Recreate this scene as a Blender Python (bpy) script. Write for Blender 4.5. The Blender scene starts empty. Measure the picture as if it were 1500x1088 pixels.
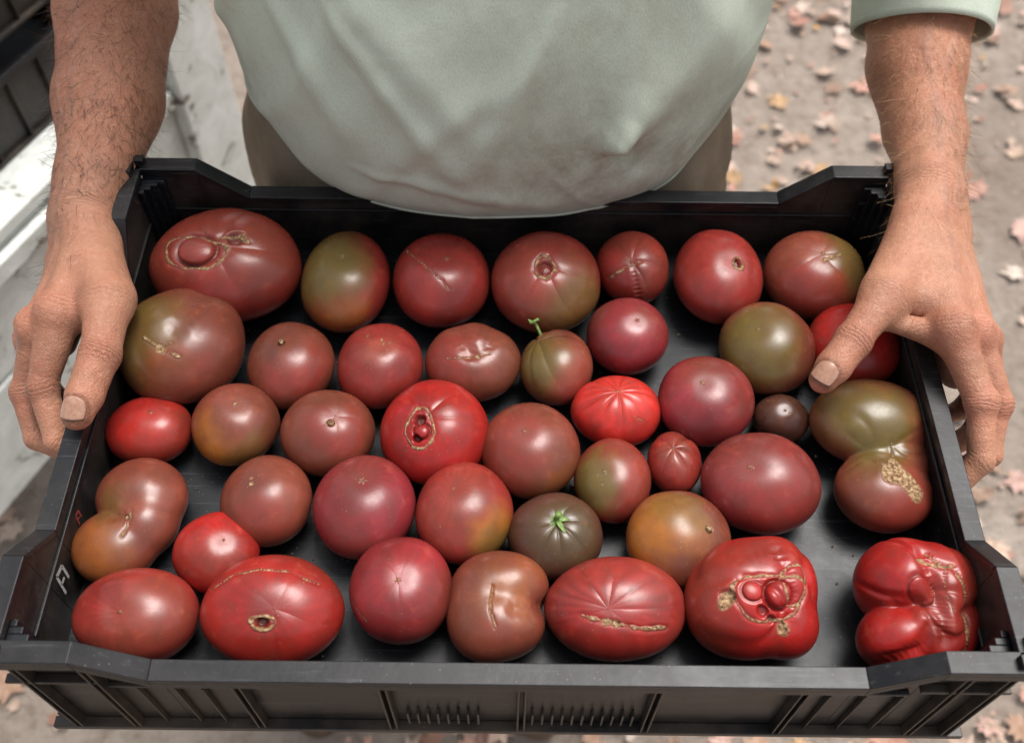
import bpy, bmesh, math, random
import numpy as np
from mathutils import Vector, Matrix
random.seed(7); rng=np.random.default_rng(11)
scene=bpy.context.scene
COL=bpy.context.collection

# ------------------------------------------------------------------ helpers
def link(ob): COL.objects.link(ob); return ob
def empty(name,loc=(0,0,0)):
    e=bpy.data.objects.new(name,None); e.location=loc; e.empty_display_size=.1; return link(e)
def mesh_obj(name,verts,faces,mat=None,smooth=False,parent=None):
    me=bpy.data.meshes.new(name)
    me.from_pydata([tuple(v) for v in verts],[],faces); me.update()
    ob=bpy.data.objects.new(name,me); link(ob)
    if mat: me.materials.append(mat)
    if smooth: me.polygons.foreach_set('use_smooth',[True]*len(me.polygons))
    if parent: ob.parent=parent
    return ob
def fast_obj(name,P,quads,tris,mat):
    me=bpy.data.meshes.new(name); me.vertices.add(len(P)); me.vertices.foreach_set('co',np.asarray(P,dtype=np.float32).ravel())
    q=np.asarray(quads,dtype=np.int32).reshape(-1,4); t=np.asarray(tris,dtype=np.int32).reshape(-1,3)
    lp=np.concatenate([q.ravel(),t.ravel()]); me.loops.add(len(lp)); me.loops.foreach_set('vertex_index',lp)
    st=np.concatenate([np.arange(len(q))*4,len(q)*4+np.arange(len(t))*3]).astype(np.int32)
    me.polygons.add(len(st)); me.polygons.foreach_set('loop_start',st)
    me.polygons.foreach_set('use_smooth',np.ones(len(st),dtype=bool)); me.update(calc_edges=True); me.validate()
    me.materials.append(mat); return link(bpy.data.objects.new(name,me))
def fcol(me,name,arr):
    a=me.attributes.new(name,'FLOAT_COLOR','POINT')
    c=np.ones((len(me.vertices),4),dtype=np.float32); c[:,:3]=arr; a.data.foreach_set('color',c.ravel())
def fflt(me,name,arr):
    a=me.attributes.new(name,'FLOAT','POINT'); a.data.foreach_set('value',np.asarray(arr,dtype=np.float32))
class NT:
    def __init__(s,name):
        s.m=bpy.data.materials.new(name); s.m.use_nodes=True; s.t=s.m.node_tree; s.t.nodes.clear()
        s.o=s.n('ShaderNodeOutputMaterial'); s.b=s.n('ShaderNodeBsdfPrincipled'); s.l(s.b.outputs[0],s.o.inputs[0])
    def n(s,t,**k):
        x=s.t.nodes.new(t)
        for a,b in k.items(): setattr(x,a,b)
        return x
    def l(s,a,b): s.t.links.new(a,b)
    def coord(s): return s.n('ShaderNodeTexCoord').outputs['Object']
    def noise(s,vec,scale,detail=4,rough=.55,dist=0):
        x=s.n('ShaderNodeTexNoise'); x.inputs['Scale'].default_value=scale; x.inputs['Detail'].default_value=detail
        x.inputs['Roughness'].default_value=rough; x.inputs['Distortion'].default_value=dist; s.l(vec,x.inputs['Vector']); return x.outputs['Fac']
    def voro(s,vec,scale,feature='F1'):
        x=s.n('ShaderNodeTexVoronoi',feature=feature); x.inputs['Scale'].default_value=scale; s.l(vec,x.inputs['Vector']); return x.outputs['Distance']
    def ramp(s,f,stops):
        x=s.n('ShaderNodeValToRGB'); cr=x.color_ramp
        while len(cr.elements)<len(stops): cr.elements.new(.5)
        for e,(p,c) in zip(cr.elements,stops):
            e.position=p; e.color=(c,c,c,1) if isinstance(c,(int,float)) else (*c,1)
        s.l(f,x.inputs[0]); return x.outputs[0]
    def mix(s,f,a,b,blend='MIX'):
        x=s.n('ShaderNodeMix',data_type='RGBA',blend_type=blend)
        for v,i in ((f,x.inputs[0]),(a,x.inputs[6]),(b,x.inputs[7])):
            if isinstance(v,(int,float)): i.default_value=v if i==x.inputs[0] else (v,v,v,1)
            elif isinstance(v,tuple): i.default_value=(*v,1)
            else: s.l(v,i)
        return x.outputs[2]
    def math(s,op,a,b=0.0,c=None):
        x=s.n('ShaderNodeMath',operation=op)
        for v,i in ((a,x.inputs[0]),(b,x.inputs[1])):
            if isinstance(v,(int,float)): i.default_value=v
            else: s.l(v,i)
        return x.outputs[0]
    def attr(s,name,out='Color'): return s.n('ShaderNodeAttribute',attribute_name=name).outputs[out]
    def bump(s,h,dist,strength=1.0,prev=None):
        x=s.n('ShaderNodeBump'); x.inputs['Distance'].default_value=dist; x.inputs['Strength'].default_value=strength
        s.l(h,x.inputs['Height'])
        if prev is not None: s.l(prev,x.inputs['Normal'])
        return x.outputs[0]
    def set(s,**k):
        for a,v in k.items():
            i=s.b.inputs[a.replace('_',' ')]
            if isinstance(v,(int,float)): i.default_value=v
            elif isinstance(v,tuple): i.default_value=(*v,1) if len(v)==3 and i.type=='RGBA' else v
            else: s.l(v,i)
        return s
    def scl(s,vec,sc):
        x=s.n('ShaderNodeMapping'); x.inputs['Scale'].default_value=sc; s.l(vec,x.inputs['Vector']); return x.outputs[0]

def sn(P,freq,seed=0,n=7):
    r=np.random.default_rng(seed); out=np.zeros(len(P))
    for i in range(n):
        k=r.normal(size=3); k=k/np.linalg.norm(k)*freq*r.uniform(.6,1.4)
        out+=np.sin(P@k+r.uniform(0,6.28))
    return out/math.sqrt(n)

# ------------------------------------------------------------------ materials
def mat_tomato():
    m=NT('tomato_skin'); co=m.coord(); col=m.attr('Col'); sc=m.attr('scar','Fac')
    n1=m.noise(co,80,4,.65)
    c=m.mix(m.ramp(n1,[(.42,0.),(.75,.45)]),col,(.080,.024,.014))
    c=m.mix(m.ramp(n1,[(.22,.28),(.42,0.)]),c,(.40,.12,.06))
    sp=m.ramp(m.voro(co,300),[(.05,1.),(.12,0.)])
    c=m.mix(m.math('MULTIPLY',sp,m.ramp(n1,[(.47,0.),(.58,.5)])),c,(.50,.33,.2))
    h=m.noise(co,430,2,.6)
    cork=m.ramp(h,[(.3,(.07,.033,.015)),(.5,(.25,.145,.066)),(.70,(.48,.35,.20))])
    c=m.mix(sc,c,cork)
    r=m.math('ADD',m.math('MULTIPLY',n1,.38),.11)
    r=m.math('ADD',r,m.math('MULTIPLY',sc,.5))
    b=m.bump(m.math('MULTIPLY',h,m.math('ADD',m.math('MULTIPLY',sc,14.0),.25)),.0003,.6)
    m.set(Base_Color=c,Roughness=r,Normal=b,Specular_IOR_Level=.5,IOR=1.45)
    return m.m
def mat_green():
    m=NT('stem_green'); co=m.coord(); m.set(Base_Color=m.ramp(m.noise(co,300,3),[(.3,(.06,.12,.02)),(.7,(.2,.3,.07))]),Roughness=.6); return m.m
def mat_crate():
    m=NT('black_plastic'); co=m.coord()
    n=m.noise(co,14,6,.68); c=m.mix(m.ramp(n,[(.48,0.),(.75,.5)]),(.0040,.0050,.0070),(.022,.025,.030))
    st=m.noise(m.scl(co,(6,140,70)),2.5,4,.75); c=m.mix(m.ramp(st,[(.58,0.),(.66,.45)]),c,(.065,.067,.072))
    d=m.attr('dirt','Fac')
    c=m.mix(m.math('MULTIPLY',d,m.ramp(n,[(.38,.1),(.58,.8)])),c,(.068,.050,.035))
    sp=m.ramp(m.voro(co,230),[(.03,1.),(.10,0.)]); c=m.mix(m.math('MULTIPLY',sp,m.ramp(n,[(.46,0.),(.54,.8)])),c,(.27,.24,.21))
    r=m.math('ADD',m.math('MULTIPLY',n,.50),.17)
    b=m.bump(n,.0014,.4)
    m.set(Base_Color=c,Roughness=r,Normal=b,Specular_IOR_Level=.34); return m.m
def mat_skin():
    m=NT('weathered_skin'); co=m.coord(); col=m.attr('Col')
    n=m.noise(co,45,6,.72); c=m.mix(m.ramp(n,[(.42,0.),(.68,.40)]),col,(.36,.115,.066),)
    n2=m.noise(co,260,3,.7); c=m.mix(m.ramp(n2,[(.56,0.),(.76,.40)]),c,(.17,.070,.036))
    c=m.mix(m.ramp(n2,[(.27,.35),(.46,0.)]),c,(.52,.32,.22))
    cr=m.math('MULTIPLY',m.attr('crm','Fac'),m.ramp(n2,[(.30,1.),(.66,.45)])); s=m.attr('crs','Fac')
    ph=m.math('ADD',m.math('MULTIPLY',s,math.pi/.0030),m.math('MULTIPLY',n,17.0))
    w=m.math('POWER',m.math('ABSOLUTE',m.math('SINE',ph)),.4); w=m.math('SUBTRACT',m.math('MULTIPLY',w,cr),cr)
    c=m.mix(m.math('MULTIPLY',w,-.8),c,(.12,.044,.025))
    v=m.math('MINIMUM',m.voro(m.scl(co,(1,1.5,1)),480,'DISTANCE_TO_EDGE'),.22)
    h=m.math('ADD',m.math('MULTIPLY',w,1.3),m.math('ADD',m.math('MULTIPLY',v,.8),m.math('MULTIPLY',n,2.6)))
    b=m.bump(h,.0013,.75)
    m.set(Base_Color=c,Roughness=m.math('ADD',m.math('MULTIPLY',n2,.25),.36),Normal=b,Specular_IOR_Level=.42)
    m.b.inputs['Subsurface Weight'].default_value=.05; m.b.inputs['Subsurface Radius'].default_value=(.004,.0015,.0008); m.b.inputs['Subsurface Scale'].default_value=1.
    return m.m
def mat_nail():
    m=NT('thumbnail'); co=m.coord(); d=m.attr('dirt','Fac')
    c=m.mix(m.ramp(m.noise(co,300,3),[(.3,0.),(.7,1.)]),(.31,.150,.098),(.42,.245,.170)); c=m.mix(d,c,(.045,.028,.02))
    m.set(Base_Color=c,Roughness=.30); return m.m
def mat_cloth(name,c1,c2,stain,sc=1500,stainamt=.5,wr=1.):
    m=NT(name); co=m.coord()
    n=m.noise(co,13,6,.70,.6)
    c=m.mix(n,c1,c2)
    c=m.mix(m.ramp(n,[(.52,0.),(.70,stainamt)]),c,stain)
    wv=m.noise(m.scl(co,(sc,sc,sc*.30)),1,1,.6)
    c=m.mix(m.ramp(wv,[(.3,.24),(.6,0.)]),c,stain)
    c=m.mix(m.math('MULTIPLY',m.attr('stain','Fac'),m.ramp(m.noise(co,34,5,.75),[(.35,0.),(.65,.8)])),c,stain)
    wk=m.noise(m.scl(co,(1,1,.6)),20,2,.4,.3)
    b=m.bump(m.math('ADD',wk,m.math('MULTIPLY',wv,.035)),.0085*wr,.6)
    m.set(Base_Color=c,Roughness=.9,Normal=b,Specular_IOR_Level=.12); return m.m
def mat_ground():
    m=NT('dirt'); co=m.coord()
    n=m.noise(co,2.2,8,.65); c=m.ramp(n,[(.3,(.25,.195,.155)),(.55,(.38,.315,.26)),(.75,(.47,.41,.35))])
    n2=m.noise(co,30,6,.75); c=m.mix(m.ramp(n2,[(.47,0.),(.70,.7)]),c,(.16,.11,.08))
    c=m.mix(m.ramp(n2,[(.25,.6),(.45,0.)]),c,(.50,.35,.28))
    b=m.bump(n2,.03,.9)
    m.set(Base_Color=c,Roughness=.95,Normal=b); return m.m
def mat_leaf():
    m=NT('dry_leaf'); co=m.coord()
    c=m.mix(m.ramp(m.noise(co,90,3,.7),[(.4,0.),(.75,.5)]),m.attr('Col'),(.18,.10,.06)); m.set(Base_Color=c,Roughness=.6)
    return m.m
def mat_paint():
    m=NT('peeling_white_paint'); co=m.coord()
    n=m.noise(co,16,7,.72,.6); msk=m.ramp(n,[(.60,0.),(.63,1.)])
    wood=m.ramp(m.noise(m.scl(co,(6,6,60)),3,4,.7),[(.3,(.07,.06,.05)),(.7,(.2,.17,.14))])
    wh=m.mix(m.ramp(n,[(.3,0.),(.6,1.)]),(.74,.75,.73),(.52,.54,.50))
    c=m.mix(msk,wh,wood)
    m.set(Base_Color=c,Roughness=.6); return m.m
def mat_plain(name,c,r=.6):
    m=NT(name); co=m.coord(); m.set(Base_Color=m.mix(m.ramp(m.noise(co,120,3,.7),[(.4,0.),(.7,.6)]),c,tuple(x*.55 for x in c)),Roughness=r); return m.m
M_T=mat_tomato(); M_G=mat_green(); M_C=mat_crate(); M_S=mat_skin(); M_N=mat_nail()
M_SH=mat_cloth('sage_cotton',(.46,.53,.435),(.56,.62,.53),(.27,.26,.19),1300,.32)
M_TR=mat_cloth('khaki_canvas',(.20,.155,.11),(.28,.225,.165),(.11,.085,.06),900,.5)

# ------------------------------------------------------------------ tomatoes
FLOOR=.908
TILT=math.radians(57); TS,TC=math.sin(TILT),math.cos(TILT)
def feat(fx,fy):
    w=math.sqrt(max(0,1-fx*fx-fy*fy)); return np.array([fx,fy*TS-w*TC,fy*TC+w*TS])
def sstep(a,b,x):
    t=np.clip((x-a)/(b-a),0,1); return t*t*(3-2*t)
RED=(.31,.014,.012); DEF=(.24,.026,.020); BRN=(.175,.042,.025); PNK=(.215,.022,.027); HOT=(.46,.024,.018)
OLV=(.110,.082,.020); ORG=(.31,.105,.016); DK=(.068,.028,.019)
def tomato(X,Y,Rx,Ry,b,qx,qy,base=DEF,sh=None,feats=(),ribs=0,ribn=5,lobes=None,star=.05,name='tomato',zoff=0,dimple=.05,nu=None,nv=None,lump=.018,streak=.14,gl=0):
    Rx,Ry,b=Rx/1000,Ry/1000,b/1000
    if nu is None: nu,nv=(340,170) if len(feats)>0 else (140,76)
    sd=int(rng.integers(1e6))
    uu=np.linspace(0,1,nv+1)[1:-1]; th=math.pi*(uu*.62+.38*uu**2.6)
    ph=np.linspace(0,2*math.pi,nu,endpoint=False)
    TH,PH=np.meshgrid(th,ph,indexing='ij')
    L=np.stack([np.sin(TH)*np.cos(PH),np.sin(TH)*np.sin(PH),np.cos(TH)],-1).reshape(-1,3)
    L=np.vstack([L,[[0,0,1],[0,0,-1]]]); THf=np.append(TH.ravel(),[0,math.pi]); PHf=np.append(PH.ravel(),[0,0])
    q=np.array([qx,qy,math.sqrt(max(0.02,1-qx*qx-qy*qy))]); q/=np.linalg.norm(q)
    R=np.array(Vector((0,0,1)).rotation_difference(Vector(q)).to_matrix())
    D=L@R.T
    if lobes:
        ts=[]
        for (c,e) in lobes:
            c=np.array(c)/1000; e=np.array(e)/1000
            A=((D/e)**2).sum(1); B=-2*(D*c/e**2).sum(1); C=((c/e)**2).sum()-1
            ts.append((-B+np.sqrt(np.maximum(B*B-4*A*C,1e-12)))/(2*A))
        ts=np.maximum(np.array(ts),1e-4); p=16.
        P=D*((ts**p).sum(0)**(1/p))[:,None]
    else:
        P=D*np.array([Rx,Ry,b])
    m=1+lump*sn(D,2.6,sd)+lump*.5*sn(D,5.5,sd+1)
    if gl: m*=1-gl*np.exp(-(sn(D,4.2,sd+21,5)/.22)**2)*sstep(-.2,.5,D[:,2])
    wob=.25*sn(D,3,sd+2)
    if ribs>0:
        rr=np.abs(np.sin(ribn*PHf/2+wob*1.5+.4*np.sin(PHf*2+sd%7)))
        w=np.exp(-((THf-.5)/.9)**2)*np.clip(THf/.3,0,1)*(.6+.4*np.sin(PHf+sd%5))
        m*=1-ribs*w*(1-rr)**1.5
    m*=1-dimple*np.exp(-(THf/.30)**2)
    scar=np.zeros(len(D)); dark=np.zeros(len(D))
    Dn=D+.009*np.stack([sn(D,30,sd+5),sn(D,33,sd+6),sn(D,28,sd+7)],-1)
    Dn/=np.linalg.norm(Dn,axis=1)[:,None]
    def cd_(q): return np.sqrt(np.maximum(2-2*(Dn@q),0))
    def pdist(pts):
        S=[]
        for a,c in zip(pts[:-1],pts[1:]):
            for t in np.linspace(0,1,9)[:-1]: S.append(feat(a[0]+(c[0]-a[0])*t,a[1]+(c[1]-a[1])*t))
        S.append(feat(*pts[-1])); S=np.array(S); S/=np.linalg.norm(S,axis=1)[:,None]
        return np.sqrt(np.maximum(2-2*(Dn@S.T).max(1),0))
    for f in feats:
        k=f[0]
        if k in('line','ring','groove'):
            if k=='ring':
                _,fx,fy,r1,r2,wd,dp=f
                pts=[(fx+r1*math.cos(a)*(1+.10*math.sin(3*a+sd)),fy+r2*math.sin(a)*(1+.10*math.cos(2*a+sd))) for a in np.linspace(0,2*math.pi,23)]
            else: _,pts,wd,dp=f
            d=pdist(pts)
            if k!='groove':
                wd*=1.2
                wdv=np.maximum(wd*(1+.48*sn(D,30,sd+9)),wd*.3)
                scar=np.maximum(scar,1-sstep(wdv*.35,wdv*1.1,d))
                m*=1-dp*.9*np.exp(-(d/(wd*1.8))**2)
            else: m*=1-dp*np.exp(-(d/(wd*1.5))**2)
        elif k=='pit':
            _,fx,fy,r,dp,dk=f; d=cd_(feat(fx,fy))
            m*=1-dp*(1-sstep(r*.5,r*1.15,d)); dark=np.maximum(dark,dk*(1-sstep(r*.6,r*1.0,d)))
        elif k=='bump':
            _,fx,fy,r,h=f; d=np.sqrt(np.maximum(2-2*(D@feat(fx,fy)),0))
            m*=1+h*np.sqrt(np.clip(1-(d/r)**2,0,1)) - h*.45*np.exp(-((d-r*1.08)/(r*.16))**2)
            dark=np.maximum(dark,.45*np.exp(-((d-r*1.05)/(r*.12))**2))
        elif k=='cork':
            _,fx,fy,r=f; d=cd_(feat(fx,fy)); d=d*(1+.22*sn(D,14,sd+3))
            c_=1-sstep(r*.75,r,d); scar=np.maximum(scar,c_*.95); m*=1-.02*c_
    P=P*m[:,None]
    st=star*(1+.45*np.cos(5*PHf+sd)+.2*np.cos(9*PHf))
    scar=np.maximum(scar,(1-sstep(st*.4,st,THf))*.75)
    col=np.tile(np.array(base),(len(D),1))
    hv=1+.17*sn(D,4,sd+11)+.08*sn(D,11,sd+15); col*=hv[:,None]
    # gentle dusky cast over part of the fruit
    du=(.35*sstep(-.2,1.2,sn(D,2.2,sd+17)))[:,None]; col=col*(1-du)+np.array((.115,.045,.022))*du
    stk=.5+.5*np.sin(PHf*17+3*sn(D,5,sd+12)); col*=(1-streak*(stk*np.exp(-(THf/.9)**2)))[:,None]
    if sh:
        for (sc,fx,fy,ext,amt) in sh:
            d=np.sqrt(np.maximum(2-2*(D@feat(fx,fy)),0))+.16*sn(D,4.5,sd+13)+.05*sn(D,16,sd+14)
            a=(amt*(1-sstep(ext*.45,ext*1.25,d)))[:,None]; col=col*(1-a)+np.array(sc)*a
    und=sstep(.1,-.8,D[:,2])[:,None]*.25; col=col*(1-und)+np.array(ORG)*.8*und
    col=col*(1-dark[:,None])+np.array((.04,.009,.006))*dark[:,None]
    nr=nv-1
    idx=np.arange(nr*nu).reshape(nr,nu); nx=np.roll(idx,-1,axis=1)
    Q=np.stack([idx[:-1],idx[1:],nx[1:],nx[:-1]],-1).reshape(-1,4)
    tp,bp=nr*nu,nr*nu+1
    TR=np.concatenate([np.stack([np.full(nu,tp),idx[0],nx[0]],-1),np.stack([np.full(nu,bp),nx[-1],idx[-1]],-1)])
    zc=FLOOR-P[:,2].min()+.0005+zoff
    ob=fast_obj(name,P,Q,TR,M_T); ob.location=(X/1000,Y/1000,zc)
    fcol(ob.data,'Col',np.clip(col,0.004,1)); fflt(ob.data,'scar',np.clip(scar,0,1))
    return ob
T=tomato
t0=T(-231,533,60,50,38,-.01,-.24,DEF,[(BRN,.7,.2,.8,.6)],[('ring',-.25,.22,.42,.30,.024,.02),('bump',-.22,.27,.26,.12),('pit',.28,.48,.13,.10,.5),('line',[(.05,.5),(.35,.55),(.42,.42)],.022,.02)],ribs=.03,ribn=6,star=.01)
T(-135,525,36,46,31,.03,.03,DEF,[(OLV,-.50,.45,1.2,.95),(ORG,-.1,-.75,.6,.4)])
T(-58,527,39,43,31,.16,-.04,DEF,None,[('line',[(-.7,.62),(-.4,.4),(0,.1),(.2,-.12)],.018,.012),('cork',-.68,.6,.05)],star=.05)
T(26,524,44,46,34,-.06,-.21,DEF,[(OLV,.7,-.5,.9,.75),(BRN,-.6,.3,.8,.5)],[('ring',-.04,.33,.19,.20,.024,.02),('pit',-.04,.33,.15,.10,.35),('bump',-.04,.31,.11,.07)],ribs=.02,ribn=6,star=.01)
T(98,546,30,33,26,-.12,-.36,DEF,None,[('line',[(-.72,-.28),(-.3,0),(.08,.15)],.032,.02),('groove',[(-.1,.1),(.1,-.8)],.06,.04)],ribs=.03,ribn=5)
T(166,536,36,44,29,.17,-.14,DEF,None,[('pit',.32,.34,.09,.12,.8),('cork',.25,.38,.05),('ring',.32,.34,.12,.11,.024,.0)],star=.01)
T(245,538,41,40,30,-.02,-.05,BRN,[(OLV,.75,.3,.9,.8),(DEF,-.2,-.3,.7,.7)],[('cork',.15,.42,.05),('line',[(.0,.35),(.35,.48)],.022,.01)],ribs=.02)
T(-251,455,48,48,36,.02,-.41,BRN,[(OLV,-.6,.35,1.1,.8),(DEF,.2,-.3,.6,.4)],[('cork',-.08,.02,.08),('line',[(-.35,.2),(-.1,.03),(.2,-.12)],.024,.01),('line',[(-.1,.03),(.05,.12)],.02,.01),('groove',[(.35,.95),(.2,.6),(.1,.4)],.14,.06)],star=.01,lump=.03)
T(-169,444,33,36,27,-.07,.17,BRN,[(DEF,.4,-.2,.8,.7)],[('bump',-.1,.62,.07,.12),('cork',-.1,.62,.07)],star=.02)
T(-101,445,33,36,27,.15,.09,DEF,[((.36,.09,.055),0,.6,.5,.5)],[('cork',-.25,.75,.03),('cork',.1,.7,.03),('cork',.3,.6,.03),('cork',.25,.45,.02)])
T(-30,450,37,33,26,.13,-.25,BRN,[(DEF,-.5,0,.8,.6)],[('line',[(-.5,.15),(-.1,.2),(.15,.25),(.35,.3)],.022,.01),('cork',.13,.22,.07),('groove',[(-.35,.95),(-.2,.6),(-.05,.3)],.13,.10),('groove',[(.5,.9),(.35,.5)],.12,.06)],star=.01,lump=.022)
t11=T(34,447,28,32,24,-.55,.45,BRN,[(OLV,-.6,.2,1.0,.9),(DEF,.4,-.4,.7,.5)],ribs=.09,ribn=6)
T(90,476,32,32,26,.16,-.09,PNK,[(BRN,.4,.6,.6,.5)])
T(197,464,37,39,29,-.36,-.03,BRN,[(OLV,-.50,.1,1.2,.9)],star=.03)
T(266,470,36,36,26,-.40,.04,RED,None)
T(-267,388,31,27,22,.21,.15,RED,[(HOT,.1,.1,.6,.3)])
T(-203,392,32,32,26,.14,.08,BRN,[(ORG,-.5,-.6,.9,.8),(OLV,.5,-.7,.6,.5)],star=.07)
T(-134,385,35,33,27,.27,-.02,BRN,[(DEF,.3,.2,.7,.6)],[('bump',.18,.35,.07,.10),('cork',.18,.35,.09)],star=.01,ribs=.015)
T(-56,383,40,40,32,-.13,-.17,RED,None,[('ring',-.2,.2,.26,.36,.024,.02),('pit',-.22,.36,.12,.14,.7),('bump',-.16,.15,.14,.10),('pit',-.25,0,.09,.12,.7)],ribs=.03,ribn=6,star=.01)
T(14,371,36,37,29,-.14,-.02,BRN,[(DEF,-.3,.1,.8,.5),(ORG,.6,-.6,.6,.3)],star=.04)
T(78,409,34,28,23,-.01,.13,HOT,None,[('line',[(.35,-.05),(.5,-.2)],.014,.01)],ribs=.06,ribn=9,star=.05,streak=.3)
T(145,416,36,36,28,-.18,-.03,PNK,[(BRN,-.2,.8,.6,.5)])
T(203,408,21,19,17,-.05,-.16,DK,[((.12,.038,.02),0,.2,.7,.6)],[('cork',.1,.3,.05)])
T(265,368,46,34,26,.05,-.10,BRN,[(OLV,-.3,.75,1.1,.95),(DEF,.3,-.8,.7,.6)],[('cork',.08,-.18,.29),('cork',.26,-.34,.24),('cork',-.12,-.16,.14),('line',[(.25,.65),(.22,.2),(.12,-.1)],.028,.02),('groove',[(-.5,-.1),(-.9,-.1)],.12,.06)],
  lobes=[((1,31,2),(46,35,27)),((0,-25,-2),(35,32,24)),((10,0,-2),(32,24,20))],star=.01,lump=.025,gl=.03)
T(-267,313,34,40,24,.3,.2,BRN,[(ORG,-.5,-.4,.8,.5),(OLV,-.4,.6,.7,.5)],[('pit',.35,.28,.10,.08,.5),('cork',.38,.28,.08),('line',[(.42,.5),(.42,.25),(.38,0),(.25,-.2)],.026,.03),('groove',[(-.2,.3),(.2,.35)],.10,.05)],
  lobes=[((7,20,0),(32,29,23)),((-4,-18,-1),(29,27,22)),((12,0,0),(24,27,21))],star=.01,lump=.02)
T(-172,330,32,34,26,-.05,.23,BRN,[(DEF,.1,-.2,.7,.4)],[('cork',-.15,.55,.07),('cork',-.2,.65,.05)],star=.02)
T(-102,324,36,38,29,.03,.20,PNK,None,star=.07)
T(-32,321,34,37,28,-.22,.15,DEF,[(ORG,.75,-.45,.7,.9),(OLV,.7,-.65,.6,.8)],star=.03)
t30=T(31,306,33,31,25,0,-.03,DK,[((.07,.052,.018),.3,.2,.9,.6)],ribs=.04,ribn=8,star=.02,dimple=.10)
T(73,350,28,32,24,-.31,-.13,DEF,[(OLV,-.6,.1,.85,.95)],[('cork',-.35,.1,.03),('cork',-.45,.3,.03),('cork',-.25,.35,.025)])
T(119,368,20,24,19,-.17,.09,DEF,[(BRN,0,.6,.6,.6)],[('cork',-.2,.2,.03)],ribs=.11,ribn=6)
T(177,346,42,38,30,-.33,-.06,PNK,[(DEF,.2,-.3,.8,.5)],star=.05)
T(115,303,36,35,28,.39,.11,BRN,[(ORG,-.7,.3,1.0,.95),(OLV,-.2,.8,.6,.5)],[('bump',.5,.38,.07,.10),('cork',.5,.38,.09)],star=.02)
T(-200,291,29,29,23,.33,.01,RED,None,star=.03)
T(-244,244,41,32,27,-.05,-.22,DEF,[(BRN,.6,.3,.8,.6)],[('groove',[(-.1,.1),(-.3,.9)],.1,.03)],ribs=.01,ribn=5,star=.04)
T(-155,248,46,37,30,.17,-.27,(.25,.016,.012),None,[('ring',.02,.05,.17,.13,.030,.01),('pit',.02,.04,.11,.14,.9),('line',[(-.82,.45),(-.5,.75),(-.1,.87),(.3,.84),(.7,.6)],.020,.015)],ribs=.015,star=.01)
T(-72,263,34,37,29,.03,-.12,(.21,.020,.022),None,[('line',[(-.98,0),(-.8,-.2),(-.6,-.38)],.016,.01)],ribs=.008,ribn=5)
T(-7,254,31,36,26,-.13,-.02,BRN,[(ORG,.3,.6,.7,.4)],[('line',[(-.15,.65),(-.2,.3),(-.15,0),(-.05,-.2)],.018,.03),('groove',[(1,.05),(.6,.05),(.4,.1)],.12,.08)],
  lobes=[((-2,10,0),(31,27,26)),((-4,-10,0),(30,27,25)),((8,13,0),(25,22,24)),((6,-12,0),(25,21,22)),((-8,0,0),(25,28,24))],star=.01)
T(70,253,47,35,28,-.17,-.31,DEF,[(RED,0,-.3,.8,.5)],[('line',[(-.5,.08),(-.1,-.02),(.3,-.12),(.62,-.16)],.032,.03),('cork',-.2,.0,.08),('cork',-.05,-.03,.07)],ribs=.015,ribn=9,star=.01,streak=.45)
T(161,257,44,43,34,-.04,-.04,RED,None,[('ring',.08,.22,.62,.46,.022,.03),('bump',.22,.30,.26,.18),('bump',-.25,.35,.18,.05),('cork',-.62,.2,.13),('cork',.28,-.32,.14),('pit',-.62,.2,.13,.08,.3),('pit',.28,-.32,.10,.06,.0),('pit',-.1,.0,.12,.10,.4),('pit',.05,-.15,.1,.10,.4),('ring',.5,.38,.22,.35,.020,.03),('groove',[(.3,.9),(.5,.3),(.4,-.2)],.08,.06)],
  lobes=[((-4,2,0),(40,40,34)),((14,8,0),(28,33,33)),((-8,-8,-2),(33,29,28)),((18,-16,-3),(23,22,26))],star=.01,lump=.035,gl=.04)
T(264,254,44,45,35,-.08,-.01,RED,[((.21,.03,.02),.5,.3,.9,.6)],[('line',[(.1,.95),(.45,.75),(.66,.35),(.66,-.1),(.5,-.5),(.2,-.75)],.026,.04),('line',[(-.1,.9),(.15,.86),(.35,.80)],.035,.03),('line',[(.35,.80),(.3,.45),(.42,.1)],.014,.02),('cork',.18,.84,.07),('groove',[(-.7,.1),(-.3,.2),(.0,.1)],.12,.13),('groove',[(-.6,-.75),(-.2,-.5),(-.1,-.25)],.10,.12),('groove',[(.0,.95),(.2,.3),(.15,-.4)],.09,.10),('groove',[(.95,.1),(.6,.0)],.09,.08),('bump',-.15,.45,.3,.05)],
  lobes=[((-6,14,0),(31,29,35)),((15,6,0),(28,34,31)),((-16,-22,-4),(25,22,25)),((6,-16,-1),(28,26,28))],star=.01,lump=.035,gl=.05)

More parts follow.
